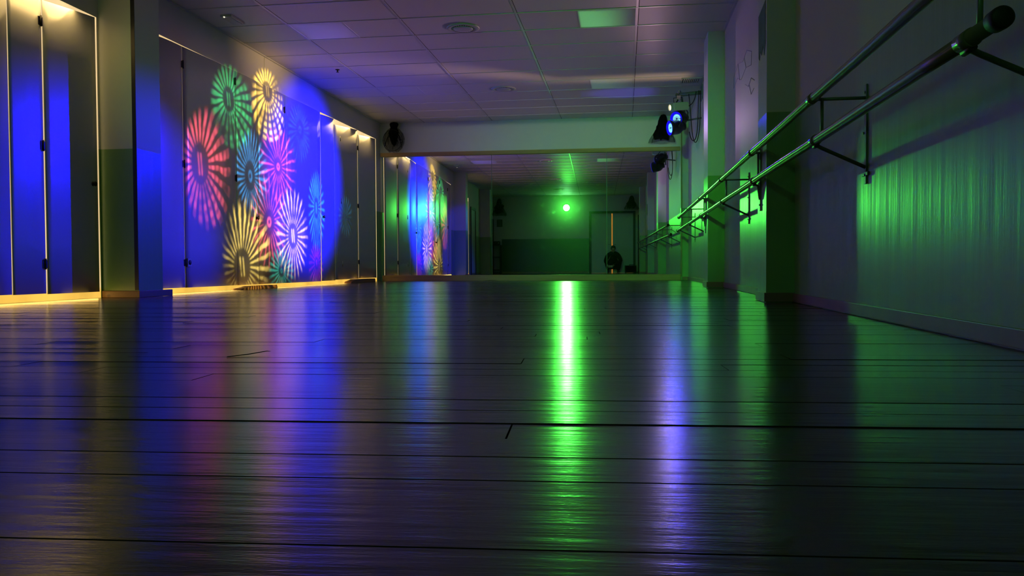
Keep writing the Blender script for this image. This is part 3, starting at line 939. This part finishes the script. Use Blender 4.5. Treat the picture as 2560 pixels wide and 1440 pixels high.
# ------------------------------------------------------------------ rear of the room, seen in the mirror
def rear():
    # dado board
    o = MB().box(-3.88, -.74, RY, RY+.02, .06, 1.24, .004).build('dado_board', M_DADO_BLACK)
    struct(o, 'dark green gloss board along the lower rear wall, seen in the mirror', 'dado')
    # double door
    d = thing('door_1', 'double door in the rear wall, one leaf ajar with orange light, seen in the mirror', 'door', (.085, RY, 0))
    d['kind'] = 'structure'
    f = MB()
    f.box(-.735, -.655, RY-.03, RY+.035, 0, 2.21, .004); f.box(.825, .905, RY-.03, RY+.035, 0, 2.21, .004); f.box(-.655, .825, RY-.03, RY+.035, 2.13, 2.21, .004)
    f.build('frame', M_DOORFRAME, d)
    for xa, xb in ((-.657, .060), (.100, .827)):
        lf = MB(); lf.box(xa, xb, RY-.05, RY-.008, .002, 2.1295, .001)
        for z0, z1 in ((.15, .95), (1.10, 1.98)): lf.box(xa+.12, xb-.12, RY-.010, RY-.004, z0, z1, .003)
        lf = lf.build('leaf', M_DOOR, d)
        hx = .02 if xb < .07 else .135
        MB().tube([(hx, RY-.006, 1.02), (hx, RY+.045, 1.02), (hx+(-.09 if hx < .1 else .09), RY+.05, 1.02)], .008, 8).build('handle', M_CHROME, lf)
    MB().box(-.66, .83, RY-.16, RY-.10, 0, 2.13).build('corridor_glow', M_SLIT, d)
    # low black box right of the door
    o = thing('amplifier_box', 'low black box on the floor beside the double door, seen in the mirror', 'amplifier', (.80, RY+.2, 0))
    b = MB(); b.box(.52, .92, RY+.06, RY+.36, .02, .27, .012); b.build('cabinet', M_BLACK, o)
    MB().box(.54, .90, RY+.36, RY+.366, .04, .25, .003).build('grille', M_CLOTH, o)
    for x in (.55, .89):
        for y in (RY+.09, RY+.33): MB().lathe([(.016, 0), (.018, .02), (0, .02)], (x, y, 0), (0, 0, 1), 12).build('foot', M_RUBBER, o)
    MB().tube([(.68, RY+.21, .27), (.68, RY+.21, .295), (.85, RY+.21, .295), (.85, RY+.21, .27)], .009, 8).build('handle', M_RUBBER, o)
    o = thing('stand_pole', 'thin dark pole standing behind the black box, seen in the mirror', 'pole', (1.0, RY+.10, 0))
    MB().tube([(1.0, RY+.10, .0), (1.0, RY+.10, 2.06)], .016, 10).build('shaft', M_BLACK, o)
    MB().lathe([(0, .02), (.03, .018), (.055, .004), (.055, 0), (0, 0)], (1.0, RY+.10, 0), (0, 0, 1), 20).build('foot_plate', M_BLACK, o)
    # hi-fi shelf left
    o = thing('equipment_shelf', 'dark equipment shelf in the rear corner, seen in the mirror', 'shelf', (-4.05, RY+.2, 0))
    MB().box(-4.20, -4.17, RY+.02, RY+.42, 0, 1.95, .003).build('side_panel', M_BLACK, o)
    MB().box(-3.915, -3.885, RY+.02, RY+.42, 0, 1.02, .003).build('side_panel', M_BLACK, o)
    for z in (.12, .58, 1.0): MB().box(-4.17, -3.915, RY+.02, RY+.42, z, z+.025, .003).build('shelf_board', M_BLACK, o)
    q = thing('stereo_unit', 'black stereo unit on the equipment shelf, seen in the mirror', 'stereo', (-4.04, RY+.2, 1.025))
    MB().box(-4.15, -3.93, RY+.06, RY+.38, 1.026, 1.16, .006).build('case', M_BLACK, q)
    MB().box(-4.13, -3.99, RY+.38, RY+.384, 1.07, 1.13).build('display', M_SCREEN, q)
    MB().lathe([(0, .02), (.022, .018), (.024, 0)], (-3.96, RY+.38, 1.09), (0, 1, 0), 16).build('dial', M_CHROME, q)
    q = thing('small_picture', 'small dark framed picture on the rear wall above the shelf, seen in the mirror', 'picture', (-3.95, RY+.01, 1.6))
    f = MB(); f.box(-4.06, -3.86, RY, RY+.018, 1.69, 1.71); f.box(-4.06, -3.86, RY, RY+.018, 1.93, 1.95); f.box(-4.06, -4.04, RY, RY+.018, 1.71, 1.93); f.box(-3.88, -3.86, RY, RY+.018, 1.71, 1.93)
    f.build('frame', M_BLACK, q)
    MB().box(-4.04, -3.88, RY, RY+.008, 1.71, 1.93).build('print', M_PAPER, q)
    # door on the left wall
    d = thing('door_2', 'dark framed door on the near left wall, seen in the mirror', 'door', (WL, 3.2, 0)); d['kind'] = 'structure'
    f = MB(); f.box(WL, WL+.03, 2.72, 2.80, 0, 2.06, .003); f.box(WL, WL+.03, 3.62, 3.70, 0, 2.06, .003); f.box(WL, WL+.03, 2.80, 3.62, 1.98, 2.06, .003)
    f.build('frame', M_DOORFRAME, d)
    lf = MB().box(WL, WL+.012, 2.80, 3.62, .01, 1.98, .002).build('leaf', M_DOOR, d)
    MB().tube([(WL+.01, 2.87, 1.02), (WL+.05, 2.87, 1.02), (WL+.055, 2.98, 1.02)], .008, 8).build('handle', M_CHROME, lf)
    # green spot
    o = thing('green_stage_lamp', 'green stage lamp on the rear wall, shining into the mirror', 'stage light', GREEN_POS)
    dr = (GREEN_AIM-GREEN_POS).normalized(); c = GREEN_POS-dr*.035
    MB().lathe([(.112, 0), (.120, -.004), (.122, -.05), (.112, -.06), (.110, -.14), (.07, -.19), (0, -.20)], c, dr, 32).build('housing', M_BLACKMETAL, o)
    MB().lathe([(0, .004), (.06, .003), (.108, -.004), (.112, -.006)], c, dr, 32).build('led_face', M_LEDGREEN, o)
    MB().tube([c-dr*.08+Vector((-.13, 0, 0)), c-dr*.08+Vector((-.13, 0, .10)), c-dr*.08+Vector((0, -.04, .16)), c-dr*.08+Vector((.13, 0, .10)), c-dr*.08+Vector((.13, 0, 0))], .009, 8).build('yoke', M_BLACKMETAL, o)
    MB().tube([c-dr*.08+Vector((0, -.04, .16)), (c.x, RY+.01, c.z+.16)], .014, 10).build('wall_arm', M_BLACKMETAL, o)
rear()

# ------------------------------------------------------------------ the photographer, seen in the mirror
def skinned(name, verts, edges, radii, material, parent=None, root=0, sub=2):
    me = bpy.data.meshes.new(name)
    me.from_pydata(verts, edges, [])
    o = bpy.data.objects.new(name, me); C.objects.link(o)
    if parent is not None:
        o.parent = parent; o.matrix_parent_inverse = Matrix.Translation(-parent.location)
    sk = o.modifiers.new('skin', 'SKIN'); sk.use_smooth_shade = True
    for i, r in enumerate(radii):
        q = me.skin_vertices[0].data[i]
        q.radius = r if isinstance(r, tuple) else (r, r)
        q.use_root = (i == root)
    ss = o.modifiers.new('sub', 'SUBSURF'); ss.levels = sub; ss.render_levels = sub
    me.materials.append(material)
    return o
def person():
    V = []; E = []; R = []
    def add(p, r, prev=None):
        V.append(p); R.append(r)
        if prev is not None: E.append((prev, len(V)-1))
        return len(V)-1
    X = .10
    pel = add((X, -.64, .27), (.13, .11))
    sp = add((X, -.60, .42), (.125, .10), pel)
    ch = add((X, -.52, .58), (.145, .105), sp)
    nb = add((X, -.46, .69), (.07, .065), ch)
    nk = add((X, -.43, .745), (.048, .05), nb)
    hb = add((X, -.405, .79), (.062, .068), nk)
    hm = add((X, -.395, .84), (.074, .088), hb)
    ht = add((X, -.40, .895), (.060, .075), hm)
    arms = {}; hands = {}
    for s in (-1, 1):
        sh = add((X+s*.165, -.48, .635), (.06, .06), ch)
        el = add((X+s*.265, -.36, .43), (.043, .043), sh)
        wr = add((s*.092, -.115, .262), (.026, .024), el)
        pa = add((s*.084, -.062, .243), (.034, .018), wr)
        hands[s] = pa; arms[s] = (sh, el, wr)
        for k, (dz, ln) in enumerate(((.022, .062), (.007, .07), (-.008, .066), (-.022, .052))):
            k1 = add((s*.080, -.034, .240+dz*1.05), .0085, pa)
            k2 = add((s*(.074-.004*k), -.0165, .238+dz), .008, k1)
            add((s*(.074-ln*.45), -.0145, .237+dz*.95), .0068, k2)
        t1 = add((s*.062, -.060, .275), .0095, pa)
        add((s*.038, -.044, .282), .0085, t1)
    for s in (-1, 1):
        hp = add((X+s*.09, -.62, .26), (.09, .09), pel)
        kn = add((X+s*.235, -.30, .42), (.062, .062), hp)
        an = add((X+s*.16, -.52, .085), (.038, .042), kn)
        ball = add((X+s*.185, -.36, .03), (.036, .026), an)
        add((X+s*.20, -.285, .024), (.030, .020), ball)
    o = thing('person', 'person in dark jacket crouching on the floor holding a phone, seen in the mirror', 'person', (X, -.5, 0))
    body = skinned('body', V, E, R, M_SKIN, o, root=pel)
    # face details
    def blob(nm, c, r, sc, mt): MB().ball((0, 0, 0), r, 12, sc).build(nm, mt, o).data.transform(Matrix.Translation(c))
    blob('nose', (X, -.305, .835), .013, (.8, 1.1, 1.5), M_SKIN)
    for s in (-1, 1):
        blob('ear', (X+s*.076, -.395, .835), .017, (.45, .8, 1.3), M_SKIN)
        blob('eye', (X+s*.028, -.321, .852), .010, (1, 1, .8), M_PLASTIC)
        blob('pupil', (X+s*.028, -.3125, .851), .0045, (1, .6, 1), M_BLACK)
        blob('eyebrow', (X+s*.029, -.314, .872), .012, (1.4, .5, .3), M_HAIR)
    MB().box(X-.022, X+.022, -.322, -.312, .797, .804, .003).build('mouth', simple('lips', (.40, .20, .17), .5), o)
    h = MB()
    h.lathe([(0, .092), (.035, .087), (.066, .068), (.084, .036), (.090, 0), (.086, -.035), (.074, -.07)], (X, -.432, .874), (0, -.62, 1), 24)
    h.build('hair', M_HAIR, o)
    # clothing
    jv = [(X, -.67, .24), (X, -.63, .36), (X, -.565, .50), (X, -.515, .60), (X, -.465, .685), (X, -.44, .735)]
    je = [(0, 1), (1, 2), (2, 3), (3, 4), (4, 5)]; jr = [(.185, .16), (.175, .15), (.18, .145), (.175, .14), (.135, .12), (.080, .080)]
    for s in (-1, 1):
        i = len(jv)
        jv += [(X+s*.085, -.480, .655), (X+s*.175, -.475, .63), (X+s*.225, -.42, .53), (X+s*.272, -.36, .43), (X*.5+s*.185, -.235, .345), (s*.100, -.135, .270)]
        jr += [(.115, .115), (.098, .094), (.076, .076), (.068, .068), (.056, .056), (.046, .044)]
        je += [(3, i), (i, i+1), (i+1, i+2), (i+2, i+3), (i+3, i+4), (i+4, i+5)]
    skinned('jacket', jv, je, jr, M_CLOTH, o)
    tv = [(X, -.64, .25)]; te = []; tr = [(.15, .13)]
    for s in (-1, 1):
        i = len(tv)
        tv += [(X+s*.09, -.62, .26), (X+s*.165, -.46, .34), (X+s*.235, -.30, .42), (X+s*.20, -.41, .24), (X+s*.162, -.515, .085)]
        tr += [(.112, .112), (.095, .095), (.080, .080), (.070, .072), (.058, .060)]
        te += [(0, i), (i, i+1), (i+1, i+2), (i+2, i+3), (i+3, i+4)]
    skinned('trousers', tv, te, tr, M_TROUSER, o)
    for s in (-1, 1):
        skinned('shoe', [(X+s*.155, -.55, .048), (X+s*.175, -.42, .042), (X+s*.20, -.285, .036)], [(0, 1), (1, 2)], [(.040, .044), (.043, .040), (.042, .032)], M_BLACK, o)
    # phone at the camera's place
    p = thing('phone', 'pale phone held low in the crouching person\'s hands, seen in the mirror', 'phone', (0, -.009, CAM_H))
    MB().box(-.075, .075, -.0135, -.0055, CAM_H-.036, CAM_H+.036, .003).build('case', M_PHONE, p)
    MB().box(-.072, .072, -.0142, -.0137, CAM_H-.033, CAM_H+.033).build('screen', M_SCREEN, p)
    MB().lathe([(0, .0012), (.006, .0012), (.007, .0)], (0, -.0055, CAM_H), (0, 1, 0), 16).build('camera_lens', M_SCREEN, p)
person()

# ------------------------------------------------------------------ flower pattern thrown by the effect projector
def flowers():
    d = bpy.data.lights.new('flower_projection', 'POINT')
    d.energy = 2300
    d.shadow_soft_size = .012
    o = bpy.data.objects.new('flower_projection', d); C.objects.link(o)
    src = PROJ+Vector((-.045, -.02, -.006)); o.location = src
    d.use_nodes = True
    nt = d.node_tree; g = G(nt)
    em = nt.nodes['Emission']
    tc = nt.nodes.new('ShaderNodeTexCoord')
    sp = nt.nodes.new('ShaderNodeSeparateXYZ'); nt.links.new(tc.outputs['Normal'], sp.inputs[0])
    nx, ny, nz = sp.outputs
    sgn = FLOWER_SIGN
    # where this ray meets the plane of the left wall
    t = g.m('DIVIDE', WL-src.x, g.m('MULTIPLY', nx, sgn))
    Y = g.m('MULTIPLY_ADD', g.m('MULTIPLY', ny, sgn), t, src.y)
    Z = g.m('MULTIPLY_ADD', g.m('MULTIPLY', nz, sgn), t, src.z)
    fwd = g.m('GREATER_THAN', t, 0.0)
    # slight lens wobble
    wob = nt.nodes.new('ShaderNodeCombineXYZ'); nt.links.new(Y, wob.inputs[0]); nt.links.new(Z, wob.inputs[1])
    nz1 = g.noise(wob.outputs[0], 7, 3)
    nz2 = g.noise(wob.outputs[0], 2.6, 2)
    fl = [  # core y,z  bbox y0,y1 z0,z1  petals width dash core-radius strength colour phase
        (8.36, 2.07, 7.95, 8.95, 1.52, 2.46, 22, .55, .6, .22, .75, (.06, .85, .22), .3),
        (9.33, 2.36, 8.88, 9.85, 1.72, 2.64, 22, .50, .9, .20, 1.75, (1.0, .60, .07), .0),
        (7.73, 1.29, 7.40, 8.40, .62, 1.90, 24, .35, .6, .26, 1.1, (1.0, .10, .16), .5),
        (8.84, 1.29, 8.50, 9.32, .82, 1.85, 30, -.1, .25, .26, .9, (.05, .42, 1.0), .2),
        (9.61, 1.49, 9.08, 10.18, .98, 2.04, 22, -.55, .35, .17, 2.0, (1.0, .08, .45), .1),
        (9.33, .79, 8.78, 9.90, .20, 1.40, 24, -.55, .30, .20, 1.6, (1.0, .10, .14), .6),
        (10.05, .65, 9.50, 10.55, .06, 1.28, 26, -.35, .35, .21, 1.8, (1.0, .62, .18), .4),
        (8.62, .25, 8.16, 9.38, -.30, 1.04, 30, -.05, .15, .24, 1.35, (1.0, .70, .14), .9),
        (10.31, 2.06, 9.92, 10.66, 1.60, 2.42, 26, .0, .2, .25, .22, (.04, .35, 1.0), .2),
        (10.87, 1.07, 10.55, 11.20, .46, 1.60, 26, -.1, .2, .2, .75, (.03, .50, 1.0), .7),
        (10.86, .30, 10.55, 11.12, -.1, .58, 20, -.1, .2, .2, .45, (.85, .02, .9), .3),
        (9.68, .20, 9.28, 10.08, -.16, .50, 22, .0, .3, .18, .8, (.05, .75, .50), .2),
        (12.05, 1.02, 11.75, 12.4, .70, 1.35, 18, .0, .2, .1, .09, (.03, .55, 1.0), .2),
    ]
    acc = None
    for cy_, cz_, y0, y1, z0, z1, N, wd, dash, cr_, st, col, ph in fl:
        oy, oz, ry, rz = (y0+y1)/2, (z0+z1)/2, (y1-y0)/2, (z1-z0)/2
        # outer ellipse
        a = g.m('DIVIDE', g.m('SUBTRACT', Y, oy), ry); b = g.m('DIVIDE', g.m('SUBTRACT', Z, oz), rz)
        ro = g.m('SQRT', g.m('ADD', g.m('MULTIPLY', a, a), g.m('MULTIPLY', b, b)))
        # core coordinates
        p = g.m('DIVIDE', g.m('SUBTRACT', Y, cy_), ry); q = g.m('DIVIDE', g.m('SUBTRACT', Z, cz_), rz)
        rc = g.m('SQRT', g.m('ADD', g.m('MULTIPLY', p, p), g.m('MULTIPLY', q, q)))
        an = g.m('ARCTAN2', q, p)
        pet = g.m('SINE', g.m('MULTIPLY_ADD', an, float(N), g.m('MULTIPLY_ADD', nz1, 3.2, ph)))
        petm = g.sstep(-.10-wd, .70-wd, pet)
        win = g.m('MULTIPLY', g.sstep(1.04, .80, ro), g.sstep(cr_*1.15, cr_*1.5, rc))
        dsh = g.m('SINE', g.m('MULTIPLY', rc, 34.0))
        # broken strokes on the lower far side of each flower
        side = g.sstep(-.2, .5, g.m('SUBTRACT', g.m('MULTIPLY', p, .8), g.m('MULTIPLY', q, .6)))
        dm = g.m('SUBTRACT', 1.0, g.m('MULTIPLY', g.m('MULTIPLY', side, g.sstep(-.1, .3, dsh)), dash))
        if ph in (.2, .1, .6):
            ring = g.m('MULTIPLY', g.sstep(cr_*.62, cr_*.42, rc), g.sstep(cr_*.12, cr_*.34, rc))
        else:      # two short bright slits in the core
            pp = g.m('ABSOLUTE', g.m('ADD', p, g.m('MULTIPLY', q, .15)))
            ring = g.m('MULTIPLY', g.m('MULTIPLY', g.sstep(.085, .065, pp), g.sstep(.018, .035, pp)), g.sstep(cr_*.75, cr_*.6, g.m('ABSOLUTE', q)))
        amp = g.m('ADD', g.m('MULTIPLY', g.m('MULTIPLY', petm, win), dm), g.m('MULTIPLY', ring, .75))
        amp = g.m('ADD', amp, g.m('MULTIPLY', g.sstep(1.0, .5, ro), .07))
        fall = g.m('SUBTRACT', 1.15, g.m('MULTIPLY', ro, .45))
        amp = g.m('MULTIPLY', g.m('MULTIPLY', amp, fall), g.m('MULTIPLY', g.m('MULTIPLY', g.sstep(.22, .62, nz2), g.sstep(.05, .62, nz1)), st*1.35))
        sc = nt.nodes.new('ShaderNodeVectorMath'); sc.operation = 'SCALE'
        sc.inputs[0].default_value = col
        nt.links.new(amp, sc.inputs['Scale'])
        if acc is None: acc = sc.outputs[0]
        else:
            ad = nt.nodes.new('ShaderNodeVectorMath'); ad.operation = 'ADD'
            nt.links.new(acc, ad.inputs[0]); nt.links.new(sc.outputs[0], ad.inputs[1]); acc = ad.outputs[0]
    for oy, oz, ry, rz, st, col in ((9.35, 2.75, 1.1, .8, .22, (1.0, .62, .32)), (9.3, 1.3, 2.0, 1.6, .010, (1.0, .45, .45))):
        a = g.m('DIVIDE', g.m('SUBTRACT', Y, oy), ry); b = g.m('DIVIDE', g.m('SUBTRACT', Z, oz), rz)
        ro = g.m('SQRT', g.m('ADD', g.m('MULTIPLY', a, a), g.m('MULTIPLY', b, b)))
        sc = nt.nodes.new('ShaderNodeVectorMath'); sc.operation = 'SCALE'; sc.inputs[0].default_value = col
        nt.links.new(g.m('MULTIPLY', g.sstep(1.0, .0, ro), st), sc.inputs['Scale'])
        ad = nt.nodes.new('ShaderNodeVectorMath'); ad.operation = 'ADD'
        nt.links.new(acc, ad.inputs[0]); nt.links.new(sc.outputs[0], ad.inputs[1]); acc = ad.outputs[0]
    fin = nt.nodes.new('ShaderNodeVectorMath'); fin.operation = 'SCALE'
    nt.links.new(acc, fin.inputs[0]); nt.links.new(fwd, fin.inputs['Scale'])
    nt.links.new(fin.outputs[0], em.inputs['Color'])
    em.inputs['Strength'].default_value = 1.0

def shaped_fill():
    """added fill lamp, shaped to tint the ceiling, right wall, shutters and mirror band"""
    d = bpy.data.lights.new('added_shaped_fill', 'POINT')  # unseen lamp added as fill, with no fixture of its own
    d.energy = 4*PI*10; d.shadow_soft_size = .008
    o = bpy.data.objects.new('added_shaped_fill', d); C.objects.link(o)
    src = Vector((.42, 11.45, 2.16)); o.location = src
    d.use_nodes = True
    nt = d.node_tree; g = G(nt); em = nt.nodes['Emission']
    tc = nt.nodes.new('ShaderNodeTexCoord')
    sp = nt.nodes.new('ShaderNodeSeparateXYZ'); nt.links.new(tc.outputs['Normal'], sp.inputs[0])
    nx, ny, nz = sp.outputs
    def plane(n, dist):
        t = g.m('DIVIDE', dist, g.m('MAXIMUM', n, .02))
        w_ = g.m('MULTIPLY', g.m('DIVIDE', dist*dist/10.0, g.m('POWER', g.m('MAXIMUM', n, .02), 3.0)), g.m('GREATER_THAN', n, .02))
        return t, w_
    def at(n, t, c0): return g.m('MULTIPLY_ADD', n, t, c0)
    def mul(*q):
        r = q[0]
        for x in q[1:]: r = g.m('MULTIPLY', r, x)
        return r
    acc = None
    def addc(amp, col):
        nonlocal acc
        v = nt.nodes.new('ShaderNodeVectorMath'); v.operation = 'SCALE'; v.inputs[0].default_value = col
        nt.links.new(amp, v.inputs['Scale'])
        if acc is None: acc = v.outputs[0]
        else:
            q = nt.nodes.new('ShaderNodeVectorMath'); q.operation = 'ADD'
            nt.links.new(acc, q.inputs[0]); nt.links.new(v.outputs[0], q.inputs[1]); acc = q.outputs[0]
    # ceiling
    t, w0 = plane(nz, H-src.z)
    X = at(nx, t, src.x); Y = at(ny, t, src.y)
    area = mul(g.sstep(WL+.1, WL+1.3, X), g.sstep(WR+.1, WR-2.2, X), g.sstep(13.9, 13.2, Y), g.sstep(2.0, 9.0, Y))
    addc(mul(w0, area), (.155, .085, .115))
    streak = mul(w0, g.sstep(.34, .0, g.m('ABSOLUTE', g.m('SUBTRACT', Y, 11.12))), g.sstep(-1.9, .8, X), g.sstep(1.0, .75, X))
    addc(streak, (.85, .55, .30))
    def rect(x0, x1, y0, y1, e=.012):  # added light patches cut to fit the ceiling panels and one bar
        return mul(g.sstep(x0, x0+e, X), g.sstep(x1, x1-e, X), g.sstep(y0, y0+e, Y), g.sstep(y1, y1-e, Y))
    addc(mul(w0, rect(-.451, .121, 8.128, 8.70), g.sstep(.14, -.40, X)), (.16, .95, .22))
    addc(mul(w0, rect(-1.079, -1.049, 7.6, 11.9, .008), g.sstep(7.6, 9.0, Y)), (.05, .42, .12))
    addc(mul(w0, rect(-3.451, -2.88, 8.128, 8.70), g.sstep(-2.6, -3.4, X)), (.16, .10, .95))
    addc(mul(w0, rect(-.451, .30, 11.128, 11.70), g.sstep(.3, -.40, X)), (.10, .34, .22))
    bl = g.m('ADD', g.m('POWER', g.m('DIVIDE', g.m('SUBTRACT', X, .05), .75), 2.0), g.m('POWER', g.m('DIVIDE', g.m('SUBTRACT', Y, 12.05), .45), 2.0))
    addc(mul(w0, g.sstep(1.0, .1, bl), g.sstep(.6, .3, X)), (.10, .06, .75))
    # right wall above the dado
    t, w1 = plane(nx, WR-src.x)
    Y = at(ny, t, src.y); Z = at(nz, t, src.z)
    area = mul(g.sstep(1.0, 1.6, Z), g.sstep(2.76, 2.5, Z), g.sstep(5.5, 9.5, Y), g.sstep(13.9, 13.2, Y))
    addc(mul(w1, area), (.095, .055, .115))
    # shutters
    t, w2 = plane(g.m('MULTIPLY', nx, -1.0), src.x-WL)
    Y = at(ny, t, src.y); Z = at(nz, t, src.z)
    area = mul(g.sstep(-.5, 1.8, Z), g.sstep(2.7, 2.4, Z), g.sstep(6.6, 7.8, Y), g.sstep(11.6, 9.8, Y))
    addc(mul(w2, area), (.07, .028, .035))
    # band above the mirror
    t, w3 = plane(ny, 13.99-src.y)
    X = at(nx, t, src.x); Z = at(nz, t, src.z)
    area = mul(g.sstep(2.1, 2.3, Z), g.sstep(2.76, 2.66, Z), g.sstep(WL, WL+1.8, X), g.sstep(WR, WR-.4, X))
    addc(mul(w3, area), (.17, .22, .17))
    nt.links.new(acc, em.inputs['Color'])
FLOWER_SIGN = 1.0
flowers()
shaped_fill()
